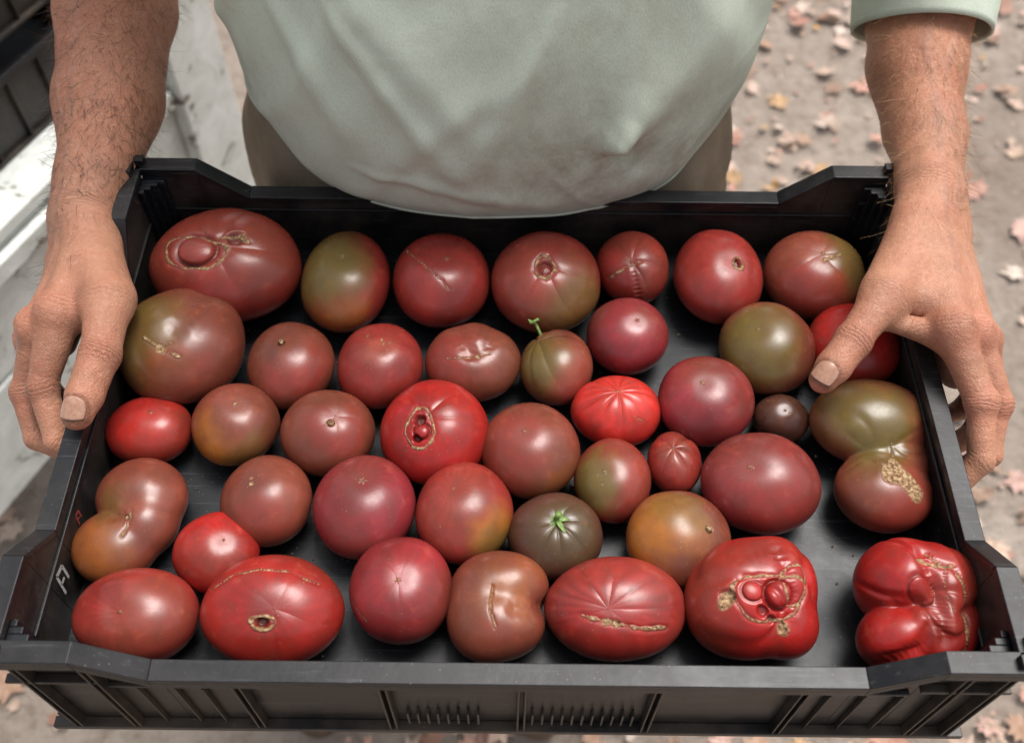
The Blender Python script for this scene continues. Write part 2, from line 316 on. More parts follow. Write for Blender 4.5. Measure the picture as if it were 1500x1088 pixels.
def tube(pts,rads,seg=8):
    V=[];F=[]; pts=[Vector(p) for p in pts]
    for i,p in enumerate(pts):
        d=(pts[min(i+1,len(pts)-1)]-pts[max(i-1,0)]).normalized()
        a=d.orthogonal().normalized(); c=d.cross(a)
        for k in range(seg):
            an=2*math.pi*k/seg; V.append(p+(a*math.cos(an)+c*math.sin(an))*rads[i])
    for i in range(len(pts)-1):
        for k in range(seg):
            F.append((i*seg+k,i*seg+(k+1)%seg,(i+1)*seg+(k+1)%seg,(i+1)*seg+k))
    V.append(pts[-1]); n=len(V)-1
    F+=[((len(pts)-1)*seg+k,(len(pts)-1)*seg+(k+1)%seg,n) for k in range(seg)]
    return V,F
def calyx(par,loc,r,name='stem_and_sepals',n=6):
    V=[];F=[]
    for i in range(n):
        a=2*math.pi*i/n+random.uniform(-.2,.2); d=Vector((math.cos(a),math.sin(a),0)); s=Vector((-d.y,d.x,0)); L=r*random.uniform(.7,1.15)
        b0=len(V); cu=random.uniform(-.3,.5)
        for j in range(6):
            t=j/5; w=r*.16*math.sin(math.pi*(t*.85+.15))**.8*(1-t*.6)
            c=d*L*t+Vector((0,0,r*.25*math.sin(t*3)*cu-r*.15*t))+s*(cu*r*.3*t*t); V+= [c-s*w+Vector((0,0,.0008)),c+Vector((0,0,.0)),c+s*w+Vector((0,0,.0008))]
        for j in range(5):
            for k in (0,1): F.append((b0+j*3+k,b0+j*3+k+1,b0+j*3+k+4,b0+j*3+k+3))
    o=len(V); v,f=tube([(0,0,-.002),(0,0,r*.25),(r*.1,r*.05,r*.5)],[r*.16,r*.13,r*.17],8); V+=v; F+=[tuple(x+o for x in g) for g in f]
    ob=mesh_obj(name,V,F,M_G,True,par); ob.location=loc; return ob
calyx(t30,(0,.001,.0235),.014)
V,F=tube([(-.012,.022,.012),(-.016,.029,.017),(-.022,.032,.018),(-.020,.027,.021),(-.014,.030,.022)],[.0012,.0011,.001,.001,.0012]); mesh_obj('curled_stem',V,F,M_G,True,t11)

# ------------------------------------------------------------------ crate
X0,X1,Y0,Y1=-.308,.308,.190,.597
ZB,ZF,ZL,ZH=.866,.908,.973,1.003
class MB:
    def __init__(s): s.V=[];s.F=[];s.D=[]
    def hexa(s,p,d=0.):
        o=len(s.V); s.V+= [tuple(q) for q in p]; s.D+=[d]*8
        s.F+=[(o,o+3,o+2,o+1),(o+4,o+5,o+6,o+7),(o,o+1,o+5,o+4),(o+1,o+2,o+6,o+5),(o+2,o+3,o+7,o+6),(o+3,o,o+4,o+7)]
    def box(s,x0,x1,y0,y1,z0,z1,d=0.): s.hexa([(x0,y0,z0),(x1,y0,z0),(x1,y1,z0),(x0,y1,z0),(x0,y0,z1),(x1,y0,z1),(x1,y1,z1),(x0,y1,z1)],d)
def prof(L0,L1,cut0,slope0,cut1,slope1):
    return [(L0,ZH),(L0+cut0,ZH),(L0+cut0+slope0,ZL),(L1-cut1-slope1,ZL),(L1-cut1,ZH),(L1,ZH)]
cb=MB()
cb.box(X0+.011,X1-.011,Y0+.011,Y1-.011,ZF-.006,ZF)
PX=prof(X0,X1,.056,.037,.056,.037); PY=prof(Y0,Y1,.066,.031,.066,.031)
def wall(ax,pr,o0,o1,ri,ro):
    def P(s,o,z): return (s,o,z) if ax==0 else (o,s,z)
    for (a,za),(b,zb) in zip(pr[:-1],pr[1:]):
        a2=max(a,pr[0][0]+.0115); b2=min(b,pr[-1][0]-.0115)
        cb.hexa([P(a2,o0,ZB),P(b2,o0,ZB),P(b2,o1,ZB),P(a2,o1,ZB),P(a2,o0,za-.003),P(b2,o0,zb-.003),P(b2,o1,zb-.003),P(a2,o1,za-.003)],.5)
    t=.0055
    inn,out=(ri,ro)
    lip=out+(.003 if out<inn else -.003)
    for (a,za),(b,zb) in zip(pr[:-1],pr[1:]):
        cb.hexa([P(a,inn,za-t),P(b,inn,zb-t),P(b,out,zb-t),P(a,out,za-t),P(a,inn,za),P(b,inn,zb),P(b,out,zb),P(a,out,za)],.15)
        cb.hexa([P(a,lip,za-.013),P(b,lip,zb-.013),P(b,out,zb-.013),P(a,out,za-.013),P(a,lip,za-t+.0005),P(b,lip,zb-t+.0005),P(b,out,zb-t+.0005),P(a,out,za-t+.0005)],.25)
    L0,L1=pr[0][0]+.03,pr[-1][0]-.03
    i0=o1 if out<inn else o0
    lo,hi=sorted((i0,i0+(.0022 if out<inn else -.0022)))
    cb.hexa([P(L0,lo,.957),P(L1,lo,.957),P(L1,hi,.957),P(L0,hi,.957),P(L0,lo,.9595),P(L1,lo,.9595),P(L1,hi,.9595),P(L0,hi,.9595)],.2)
wall(0,PX,Y0+.008,Y0+.0115,Y0+.0135,Y0); wall(0,PX,Y1-.0115,Y1-.008,Y1-.0135,Y1)
wall(1,PY,X0+.008,X0+.0115,X0+.0135,X0); wall(1,PY,X1-.0115,X1-.008,X1-.0135,X1)
for yy0,yy1 in ((Y0,Y0+.008),(Y1-.008,Y1)):
    cb.box(X0,X1,yy0+.0005,yy1,ZB-.001,ZB+.0045,1); 
    for x in (-.25,-.166,-.077,.0085,.092,.181,.27,-.29,.295):
        h=ZH if abs(x)>.24 else ZL
        for dx in (-.0022,.0022): cb.box(x+dx-.0007,x+dx+.0007,yy0+.001,yy1,ZB+.004,h-.006,1)
    for x in list(np.arange(-.066,-.018,.0066))+list(np.arange(.016,.084,.0066)): cb.box(x-.0008,x+.0008,yy0+.003,yy1,ZB+.012,ZB+.034,1)
    for s in (-1,1): cb.box(min(s*.25,s*.305),max(s*.25,s*.305),yy0+.002,yy1,.958,.961,1)
    cb.box(-.248,.248,yy0+.0045,yy1,.945,.9475,1)
    for x in (-.23,-.207,-.19,.20,.222,.245): cb.box(x-.0006,x+.0006,yy0+.004,yy1,ZB+.006,.944,1)
for xx0,xx1 in ((X0,X0+.008),(X1-.008,X1)):
    cb.box(xx0+.0005,xx1,Y0+.009,Y1-.009,ZB-.001,ZB+.0045,1)
    for y in np.linspace(Y0+.03,Y1-.03,7): cb.box(xx0+.001,xx1,y-.001,y+.001,ZB+.004,ZL-.006,1)
for sx,cx,ox in ((1,X0+.0118,X0),(-1,X1-.0118,X1)):
    for sy,cy,oy in ((1,Y0+.0118,Y0),(-1,Y1-.0118,Y1)):
        for k in range(4):
            cb.box(*sorted((cx,cx+sx*.018*(1-k/4))),*sorted((cy+sy*(.0045*k),cy+sy*(.0045*(k+1)))),ZF,ZH-.010)
        cb.box(*sorted((ox+sx*.003,ox+sx*.016)),*sorted((oy+sy*.003,oy+sy*.010)),ZH-.0005,ZH+.006,.2)
        cb.box(*sorted((ox+sx*.003,ox+sx*.009)),*sorted((oy+sy*.0105,oy+sy*.022)),ZH-.0005,ZH+.006,.2)
crate=mesh_obj('plastic_crate',cb.V,cb.F,M_C); fflt(crate.data,'dirt',cb.D)
bv=crate.modifiers.new('b','BEVEL'); bv.width=.0014; bv.segments=3; bv.limit_method='ANGLE'
M_W=mat_plain('white_print',(.40,.40,.38),.5); M_R=mat_plain('red_print',(.32,.05,.04),.5)
def mark(name,y,z,mat,w,h):
    V=[];F=[]
    def bar(a,b,t):
        a=Vector(a);b=Vector(b);d=(b-a).normalized();s=Vector((-d.y,d.x))*t
        o=len(V)
        for p in (a-s,b-s,b+s,a+s): V.append((X0+.0119,y+p.x*w,z+p.y*h))
        F.append((o,o+1,o+2,o+3))
    bar((-.5,-.5),(-.25,.5),.09); bar((-.25,.5),(.45,.35),.09); bar((.45,.35),(.3,-.4),.09); bar((-.35,0),(.1,-.05),.07)
    ob=mesh_obj(name,V,F,mat); ob.parent=crate
mark('printed_mark',.268,.940,M_W,.013,.020); mark('red_mark',.312,.942,M_R,.007,.010)
V=[];F=[]
for i in range(420):
    x=random.uniform(-.29,.29); y=random.uniform(.21,.58); r=random.uniform(.0004,.0013)*(2 if random.random()<.06 else 1); o=len(V)
    for d in ((1,0,0),(-.5,.8,0),(-.5,-.8,0),(0,0,1)): V.append((x+d[0]*r,y+d[1]*r,ZF+.001+d[2]*r))
    F+=[(o,o+1,o+3),(o+1,o+2,o+3),(o+2,o,o+3)]
db=mesh_obj('soil_crumbs',V,F,mat_plain('soil',(.22,.16,.10),.9)); db.parent=crate

# ------------------------------------------------------------------ man
man=empty('man_holding_crate',(0,.75,0))
def par(ob): ob.parent=man; ob.matrix_parent_inverse=Matrix.Translation((0,-.75,0)); return ob
AL=.0113; SS,CC=math.sin(math.radians(55.6)),math.cos(math.radians(55.6))
def lev(p):
    x,y,z=p; U=y*SS+(z-1.58)*CC
    return np.array([x-AL*U,y+SS*AL*x,z+CC*AL*x])
def caps(P,a,b,ra,rb):
    a=np.array(a);b=np.array(b);ab=b-a; t=np.clip(((P-a)@ab)/max(ab@ab,1e-12),0,1)
    return np.linalg.norm(P-a-t[:,None]*ab,axis=1)-(ra+t*(rb-ra))
def smin(a,b,k):
    h=np.clip(.5+.5*(b-a)/k,0,1); return b*(1-h)+a*h-k*h*(1-h)
def sdf_mesh(name,prims,fn,vox,mat,iters=3):
    bm=bmesh.new()
    for a,b,ra,rb in prims:
        a=Vector(a);b=Vector(b);L=(b-a).length; n=max(2,int(L/(min(ra,rb)*.35))+1)
        for i in range(n):
            t=i/(n-1); bmesh.ops.create_icosphere(bm,subdivisions=2,radius=ra+(rb-ra)*t,matrix=Matrix.Translation(a.lerp(b,t)))
    me=bpy.data.meshes.new('tmp'); bm.to_mesh(me); bm.free()
    ob=bpy.data.objects.new('tmp',me); link(ob)
    md=ob.modifiers.new('r','REMESH'); md.mode='VOXEL'; md.voxel_size=vox; md.adaptivity=0
    ms=ob.modifiers.new('s','SMOOTH'); ms.iterations=6; ms.factor=.5
    dg=bpy.context.evaluated_depsgraph_get(); nm=bpy.data.meshes.new_from_object(ob.evaluated_get(dg)); bpy.data.objects.remove(ob)
    n=len(nm.vertices); P=np.zeros(n*3); nm.vertices.foreach_get('co',P); P=P.reshape(-1,3)
    e=.0004
    for k in range(iters):
        d=fn(P); G=np.stack([fn(P+np.eye(3)[j]*e)-d for j in range(3)],-1)/e
        G/=np.maximum(np.linalg.norm(G,axis=1),.3)[:,None]; P=P-G*np.clip(d,-.004,.004)[:,None]
    nm.vertices.foreach_set('co',P.ravel()); nm.update(); nm.name=name
    ob=bpy.data.objects.new(name,nm); link(ob); nm.materials.clear(); nm.materials.append(mat)
    nm.polygons.foreach_set('use_smooth',[True]*len(nm.polygons))
    sm=ob.modifiers.new('s','SMOOTH'); sm.iterations=2; sm.factor=.5
    return ob,P,G

def nail(name,P,G,c,fwd,nrm,w,l):
    c=np.array(c);fwd=np.array(fwd)/np.linalg.norm(fwd);nrm=np.array(nrm,float);nrm-=fwd*(nrm@fwd);nrm/=np.linalg.norm(nrm);sd=np.cross(fwd,nrm)
    Q=P-c; x=Q@sd; y=Q@fwd; z=Q@nrm
    sel=(np.abs(x)<w*.5)&(np.abs(y)<l*.55)&(G@nrm>.3)&(np.abs(z)<.025)
    Am=np.stack([np.ones(sel.sum()),x[sel],y[sel],x[sel]**2,y[sel]**2,x[sel]*y[sel]],-1)
    co,*_=np.linalg.lstsq(Am,z[sel],rcond=None)
    H=lambda x,y: co[0]+co[1]*x+co[2]*y+co[3]*x*x+co[4]*y*y+co[5]*x*y
    V=[];F=[];D=[];N=21
    for i in range(N):
        for j in range(N):
            a=i/(N-1)*2-1; b=j/(N-1)*2-1
            k=math.sqrt(max(0,1-.62*a*a)) if b<0 else math.sqrt(max(0,1-.48*a*a))
            X=a*w/2*math.sqrt(max(0,1-.22*b*b)); Y=b*l/2*k; e=max(abs(a),abs(b))
            V.append(c+sd*X+fwd*Y+nrm*(H(X,Y)+.0005-.0007*e**4+.0007*max(b,0)**3))
            D.append(.9*sstep(.84,.97,np.array([b]))[0]*(b>0)+.45*float(e>.95))
    for i in range(N-1):
        for j in range(N-1): F.append((i*N+j,(i+1)*N+j,(i+1)*N+j+1,i*N+j+1))
    ob=mesh_obj(name,V,F,M_N,True); fflt(ob.data,'dirt',D)
    so=ob.modifiers.new('s','SOLIDIFY'); so.thickness=.0008; so.offset=0
    par(ob)
    rr=(np.abs(x/(w*.5))**3+np.abs(y/(l*.5))**3)**(1/3); rr[(G@nrm<.1)|(np.abs(z-H(x,y))>.006)]=9
    return rr
def arm(name,fore,wr,meta,fing,thumb,extra,Nd,hair_col,nhair,nl):
    Nd=np.array(Nd)/np.linalg.norm(Nd)
    L=lambda p: lev(p)
    fore=[(L(p),r) for p,r in fore]; wr=[(L(p),r) for p,r in wr]; meta=[((L(a),ra),(L(b),rb)) for (a,ra),(b,rb) in meta]
    fing=[[(L(p),r) for p,r in f] for f in fing]; thumb=[(L(p),r) for p,r in thumb]; extra=[(L(a),L(b),ra,rb) for a,b,ra,rb in extra]
    palm=[]
    for (a,ra),(b,rb) in zip(fore[:-1],fore[1:]): palm.append((a,b,ra,rb))
    for w,r in wr: palm.append((fore[-1][0],w,fore[-1][1]*.88,r))
    for i,((a,ra),(b,rb)) in enumerate(meta):
        palm.append((wr[0][0]*(1-i/3)+wr[1][0]*(i/3),a,.0215,ra)); palm.append((a,b,ra,rb))
    palm+=extra
    palm.append((meta[0][0][0],thumb[0][0],.016,thumb[0][1]))
    tend=[]
    for (a,ra),(b,rb) in meta[:4]:
        tend.append((a+Nd*(ra+.0032),b+Nd*(rb+.0026),.0019,.0026))
    vr=np.random.default_rng(len(name)); veins=[]
    side=np.cross(Nd,fore[-1][0]-fore[0][0]); side/=np.linalg.norm(side)
    for o in (-.60,-.05,.45):
        pts=[]
        for (f,r),(g,r2) in zip(fore[1:-1],fore[2:]):
            for t in (0,.5):
                an=o+vr.uniform(-.25,.25); dirv=Nd*math.cos(an)+side*math.sin(an); pts.append(f*(1-t)+g*t+dirv*((r*(1-t)+r2*t)+.0016))
        pts.append(fore[-1][0]+(Nd*math.cos(o)+side*math.sin(o))*(fore[-1][1]+.0016))
        m0=meta[1][0]; m1=meta[1][1]; pts.append(m0[0]+Nd*(m0[1]+.0042)+side*(o*.022)); pts.append((m0[0]+m1[0])/2+Nd*(m1[1]+.0036)+side*(o*.03+vr.uniform(-.004,.004)))
        for a,b in zip(pts[:-1],pts[1:]): veins.append((a,b,.0018,.0017))
    kn=[(b+Nd*.0046,b+Nd*.0046,rb*.90,rb*.90) for (a,ra),(b,rb) in meta]
    def chain(ch): return [(a,b,ra,rb) for (a,ra),(b,rb) in zip(ch[:-1],ch[1:])]
    fch=[chain([m[1]]+f) for m,f in zip(meta,fing)]; tch=chain(thumb)
    joints=[]
    for f in fing: joints.append((f[0][0],f[0][1]*1.12))
    tj=(thumb[1][0],thumb[1][1]*1.06)
    def fn(P):
        d=None
        for p in palm:
            q=caps(P,*p); d=q if d is None else smin(d,q,.011)
        for p in kn: d=smin(d,caps(P,*p),.006)
        for p in tend+veins: d=smin(d,caps(P,*p),.0030)
        ff=None
        for ch,(jp,jr) in zip(fch,joints):
            g=None
            for p in ch:
                q=caps(P,*p); g=q if g is None else smin(g,q,.003)
            g=smin(g,caps(P,jp,jp,jr,jr),.003)
            ff=g if ff is None else smin(ff,g,.0012)
        d=smin(d,ff,.006)
        g=None
        for p in tch:
            q=caps(P,*p); g=q if g is None else smin(g,q,.003)
        g=smin(g,caps(P,tj[0],tj[0],tj[1],tj[1]),.003)
        return smin(d,g,.009)+.0011+.00045*sn(P*np.array([1,.6,1]),190,5,5)+.0006*sn(P,75,6,5)
    allp=palm+kn+sum(fch,[])+tch
    ob,P,G=sdf_mesh(name,[(tuple(a),tuple(b),ra,rb) for a,b,ra,rb in allp],fn,.0015,M_S)
    me=ob.data; n=len(P)
    col=np.tile(np.array((.385,.180,.108)),(n,1))
    red=np.array((.37,.108,.066)); pale=np.array((.46,.26,.17))
    hand_y=wr[0][0][1]
    fa=sstep(hand_y-.01,hand_y+.12,P[:,1])[:,None]*.6; col=col*(1-fa)+np.array((.36,.145,.080))*fa
    for jp,jr in [(m[1][0],.016) for m in meta]+joints+[(thumb[1][0],.017),(thumb[-1][0],.015)]:
        w=np.exp(-(np.linalg.norm(P-jp,axis=1)/(jr*1.1))**2)[:,None]*.6; col=col*(1-w)+red*w
    up=np.clip(G@Nd,-1,1); w=(sstep(.2,-.6,up)*.35)[:,None]; col=col*(1-w)+pale*w
    dv=None
    for p in veins:
        q=caps(P,*p); dv=q if dv is None else np.minimum(dv,q)
    w=(np.exp(-(np.maximum(dv,0)/.0018)**2)*.28)[:,None]; col=col*(1-w)+np.array((.21,.135,.115))*w
    col*=(1+.11*sn(P,60,3)+.05*sn(P,230,4))[:,None]
    rr=nail('thumbnail',P,G,*nl)
    w=(np.exp(-((rr-1.10)/.12)**2)*.7)[:,None]; col=col*(1-w)+np.array((.11,.04,.022))*w
    fcol(me,'Col',np.clip(col,.01,1))
    crs=np.zeros(n); crm=np.zeros(n); best=np.full(n,1e9)
    js=[(thumb[1][0],thumb[2][0]-thumb[1][0],.013,1.),(thumb[0][0],thumb[1][0]-thumb[0][0],.012,.5),(wr[0][0],fore[-1][0]-wr[0][0],.016,.6)]
    for m,f in zip(meta,fing): js.append((f[0][0],f[1][0]-f[0][0],.011,.8)); js.append((f[1][0],f[2][0]-f[1][0],.008,.6)); js.append((m[1][0],m[1][0]-m[0][0],.013,.5))
    for jp,ax,sg,am in js:
        ax=ax/np.linalg.norm(ax); d=np.linalg.norm(P-jp,axis=1); s=(P-jp)@ax
        msk=d/sg<best; best=np.where(msk,d/sg,best); crs=np.where(msk,s,crs); crm=np.where(msk,am*np.exp(-(s/(sg*.55))**2)*(d<sg*2.6),crm)
    fflt(me,'crs',crs); fflt(me,'crm',crm*(rr>1.2))
    par(ob)
    r2=np.random.default_rng(5); cand=np.where((P[:,1]>hand_y-.06)&(P[:,1]<hand_y+.24)&(G[:,2]>-.3))[0]; pick=r2.choice(cand,nhair)
    V=[];F=[]
    ax=wr[0][0]-fore[0][0]; ax/=np.linalg.norm(ax)
    for i in pick:
        if P[i,1]<hand_y and r2.random()>.3: continue
        nrm=G[i]/np.linalg.norm(G[i]); l=r2.uniform(.008,.020); d=ax*.7+r2.normal(size=3)*.38+nrm*.35; d/=np.linalg.norm(d)
        s=np.cross(d,nrm); s/=max(np.linalg.norm(s),1e-6); w=.00017; o=len(V); p=P[i]-nrm*.0005; bend=r2.normal(size=3)*.3
        for j in range(4):
            t=j/3; c=p+d*l*t+bend*l*t*t-nrm*l*.22*t*t; ww=w*(1-t*.7); V.append(c-s*ww); V.append(c+s*ww)
        for j in range(3): F.append((o+2*j,o+2*j+1,o+2*j+3,o+2*j+2))
    par(mesh_obj('arm_hair',V,F,mat_plain('arm_hair_'+name,hair_col,.5)))
    return ob,thumb

obL,thL=arm('right_arm_and_hand',
 [((-.30,.79,1.20),.052),((-.338,.80,1.09),.050),((-.331,.735,1.045),.048),((-.327,.650,1.018),.0415),((-.3285,.592,1.0),.0320)],
 [((-.329,.548,.995),.0245),((-.341,.550,.974),.0235)],
 [(((-.320,.525,.995),.0175),((-.325,.452,.997),.0150)),(((-.332,.525,.985),.0175),((-.343,.447,.983),.0148)),(((-.341,.527,.972),.0165),((-.355,.450,.963),.0138)),(((-.346,.530,.962),.0155),((-.361,.460,.945),.0128))],
 [[((-.336,.405,.968),.0116),((-.326,.375,.945),.0106),((-.314,.368,.935),.0092)],
  [((-.358,.414,.950),.0116),((-.350,.387,.929),.0105),((-.332,.380,.922),.0092)],
  [((-.364,.429,.930),.0108),((-.350,.410,.913),.0098),((-.331,.404,.910),.0088)],
  [((-.362,.440,.918),.0098),((-.347,.430,.905),.0088),((-.334,.428,.905),.0080)]],
 [((-.290,.456,1.003),.0172),((-.286,.412,.9985),.0145),((-.2930,.382,.992),.0143),((-.2955,.370,.988),.0125)],
 [((-.316,.515,.990),(-.292,.465,1.001),.020,.0172),((-.318,.500,.995),(-.312,.455,.996),.015,.012),((-.296,.45,.995),(-.325,.452,.988),.008,.010),((-.336,.50,.965),(-.342,.455,.955),.017,.014)],
 (-.72,-.1,.68),(.075,.035,.018),5200,
 (lev((-.2960,.3715,.988)),(-.10,-1,-.32),(-.02,-.32,1),.0185,.0165))
obR,thR=arm('left_arm_and_hand',
 [((.31,.79,1.20),.050),((.350,.80,1.09),.047),((.343,.735,1.040),.0425),((.335,.688,1.022),.0385),((.333,.628,1.008),.0320)],
 [((.319,.556,1.010),.0235),((.331,.555,.991),.0225)],
 [(((.309,.535,1.012),.0175),((.309,.430,1.003),.0150)),(((.320,.535,1.005),.0175),((.329,.434,.992),.0148)),(((.330,.535,.995),.0165),((.343,.442,.974),.0138)),(((.336,.540,.985),.0155),((.351,.454,.954),.0130))],
 [[((.327,.385,.979),.0118),((.327,.353,.955),.0107),((.3145,.343,.940),.0095)],
  [((.3455,.393,.964),.0116),((.342,.366,.942),.0104),((.325,.359,.932),.0094)],
  [((.354,.409,.942),.0112),((.342,.391,.925),.0098),((.328,.386,.922),.0088)],
  [((.356,.431,.930),.0100),((.344,.419,.917),.0088),((.332,.415,.915),.0080)]],
 [((.264,.454,1.010),.0160),((.238,.420,1.004),.0136),((.2215,.402,.999),.0132),((.2145,.394,.996),.0115)],
 [((.303,.520,1.010),(.270,.462,1.008),.0205,.0165),((.305,.50,1.005),(.290,.46,1.003),.019,.016),((.262,.440,1.002),(.305,.428,.995),.008,.010),((.322,.50,.985),(.33,.455,.972),.019,.015),((.326,.46,.962),(.327,.425,.958),.015,.013)],
 (.45,-.15,.88),(.42,.24,.11),5200,
 (lev((.2150,.3950,.996)),(-.64,-.70,-.32),(-.22,-.25,1),.0165,.0155))

# shirt
def smoothinterp(zs,v,z):
    zs=np.array(zs);v=np.array(v); m=np.gradient(v,zs); i=np.clip(np.searchsorted(zs,z)-1,0,len(zs)-2)
    h=zs[i+1]-zs[i]; t=(z-zs[i])/h
    return (2*t**3-3*t**2+1)*v[i]+(t**3-2*t**2+t)*h*m[i]+(-2*t**3+3*t**2)*v[i+1]+(t**3-t**2)*h*m[i+1]
zs=[.968,.985,1.02,1.06,1.12,1.20,1.28,1.36,1.42,1.455,1.47]
aa=[.186,.195,.205,.211,.216,.215,.213,.215,.17,.085,.068]
yf=[.570,.562,.555,.553,.560,.585,.615,.64,.68,.70,.71]
yb=[.84,.845,.85,.855,.86,.87,.88,.885,.865,.835,.825]
NZ,NP=300,640
Zr=np.concatenate([np.linspace(.968,1.20,250),np.linspace(1.2,1.47,NZ-250+1)[1:]])
A=smoothinterp(zs,aa,Zr); YF=smoothinterp(zs,yf,Zr); YB=smoothinterp(zs,yb,Zr)
ph=np.linspace(0,2*math.pi,NP,endpoint=False)
Zg,Pg=np.meshgrid(Zr,ph,indexing='ij'); Ag=A[:,None]; YFg=YF[:,None]; YBg=YB[:,None]
YC=.705; cs,sn_=np.cos(Pg),np.sin(Pg)
Xs=-.006+Ag*np.sign(cs)*np.abs(cs)**.92; Ys=np.where(sn_<0,YC+(YC-YFg)*sn_,YC+(YBg-YC)*sn_)
Q=np.stack([Xs,Ys,Zg],-1).reshape(-1,3)
nx,ny=np.cos(Pg).ravel(),np.sin(Pg).ravel()
hem=np.exp(-((Q[:,2]-.968)/.05)**2)
W=Q+.020*np.stack([sn(Q,18,51),sn(Q,18,52),sn(Q,18,53)],-1)
def rdg(P,f,s):
    v=sn(P,f,s,4); return np.exp(-(v/.32)**2)
disp=.0036*sn(W*np.array([1,1,.30]),42,21,5)*(.3+hem*1.2)
disp+=.0060*sn(W,11,25,5)
disp+=.0058*rdg(np.stack([W[:,0]+.7*W[:,2],W[:,1]*.4,.25*W[:,2]],-1),26,22)*(.25+.75*sstep(-.6,.8,sn(Q,14,61)))
disp+=.0044*rdg(np.stack([W[:,0]-.8*W[:,2],W[:,1]*.4,.25*W[:,2]],-1),34,27)*sstep(-.4,.8,sn(Q,13,62))
disp+=.0022*rdg(np.stack([W[:,0]*.4,W[:,1]*.3,W[:,2]+.3*W[:,0]],-1),55,28)*sstep(-.2,.8,sn(Q,15,63))
disp+=.0009*rdg(np.stack([W[:,0]+.3*W[:,2],W[:,1]*.5,.4*W[:,2]],-1),85,29)*sstep(-.3,.8,sn(Q,20,64))
def seg(ax,az,bx,bz,w,amp,mid=False):
    a=np.array([ax,az]);b=np.array([bx,bz]);p=W[:,[0,2]]*.4+Q[:,[0,2]]*.6;ab=b-a;t=np.clip(((p-a)@ab)/(ab@ab),0,1);d=np.linalg.norm(p-a-t[:,None]*ab,axis=1)
    pr=np.sin(np.pi*t)**.8 if mid else (1-.75*t)
    return amp*np.exp(-(d/(w*(.5+t)))**2)*pr*(ny<0)
disp+=seg(.078,1.070,.165,1.13,.026,.014)+seg(.078,1.070,.095,1.18,.020,.006)+seg(.085,1.052,.13,1.01,.016,-.006)
disp+=seg(-.12,1.16,-.02,1.00,.010,.006,True)+seg(-.17,1.18,-.09,1.02,.011,.007,True)+seg(.03,1.17,-.04,1.02,.010,.005,True)
disp+=seg(.14,1.22,.19,1.08,.014,-.006,True)+seg(-.12,1.03,.04,.995,.008,.004,True)
Q[:,0]+=nx*disp; Q[:,1]+=ny*disp
Q[:,2]+=np.where(Q[:,2]<.99,.003*np.sin(Pg.ravel()*3+1)*(1-(Q[:,2]-.968)/.022).clip(0,1),0)
idx=np.arange(NZ*NP).reshape(NZ,NP); nxt=np.roll(idx,-1,axis=1)
Fq=np.stack([idx[:-1],nxt[:-1],nxt[1:],idx[1:]],-1).reshape(-1,4)
Q=np.array([lev(p) for p in Q])
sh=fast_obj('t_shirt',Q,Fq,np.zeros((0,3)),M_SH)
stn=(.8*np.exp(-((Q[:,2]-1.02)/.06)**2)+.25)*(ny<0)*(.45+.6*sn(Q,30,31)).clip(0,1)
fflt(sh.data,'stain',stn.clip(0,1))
so=sh.modifiers.new('s','SOLIDIFY'); so.thickness=.0018; so.offset=-1
par(sh)
def ringtube(ring,r,name,mat):
    n=len(ring);V=[];Fc=[]
    for i,p in enumerate(ring):
        p=Vector(p);d=(Vector(ring[(i+1)%n])-Vector(ring[i-1])).normalized();a=Vector((0,0,1));c=d.cross(a).normalized()
        for k in range(8):
            an=k*math.pi/4; V.append(p+c*math.cos(an)*r+a*math.sin(an)*r*1.3)
    for i in range(n):
        for k in range(8): Fc.append((i*8+k,i*8+(k+1)%8,((i+1)%n)*8+(k+1)%8,((i+1)%n)*8+k))
    ob=mesh_obj(name,V,Fc,mat,True); fflt(ob.data,'stain',np.full(len(V),.5)); par(ob)
ringtube([Q[i] for i in range(0,NP,2)],.0012,'shirt_hem',M_SH)
def sleeve(name,path,rads,N=96):
    path=[Vector(lev(p)) for p in path]; K=len(path); M=80
    V=[];ts=np.linspace(0,K-1,M)
    arr=np.array(path); tt=np.arange(K)
    C=np.stack([smoothinterp(tt,arr[:,j],ts.clip(0,K-1-1e-6)) for j in range(3)],-1); Rr=smoothinterp(tt,rads,ts.clip(0,K-1-1e-6))
    for i in range(M):
        d=Vector(C[min(i+1,M-1)]-C[max(i-1,0)]).normalized(); a=d.cross(Vector((0,1,.2))).normalized(); c=d.cross(a)
        e=i/(M-1)
        for k in range(N):
            an=2*math.pi*k/N; r=Rr[i]*(1+.05*math.sin(an*3+e*9)+.03*math.sin(an*7-e*14))
            if M-9<i: r=Rr[i]*(1.01+.03*math.sin(an*3+e*9))+.0012
            if i==M-9: r-=.0015
            V.append(Vector(C[i])+(a*math.cos(an)+c*math.sin(an))*r)
    Fc=[(i*N+k,i*N+(k+1)%N,(i+1)*N+(k+1)%N,(i+1)*N+k) for i in range(M-1) for k in range(N)]
    ob=mesh_obj(name,V,Fc,M_SH,True); fflt(ob.data,'stain',np.full(len(V),.2))
    so=ob.modifiers.new('s','SOLIDIFY'); so.thickness=.0025; so.offset=-1; par(ob)
sleeve('shirt_sleeve',[(.13,.76,1.385),(.215,.775,1.36),(.29,.79,1.24),(.338,.80,1.13),(.350,.775,1.075),(.345,.722,1.031)],[.085,.082,.074,.067,.061,.055])
sleeve('shirt_sleeve_right',[(-.14,.76,1.385),(-.225,.775,1.36),(-.28,.79,1.26),(-.325,.805,1.16)],[.085,.082,.074,.068])

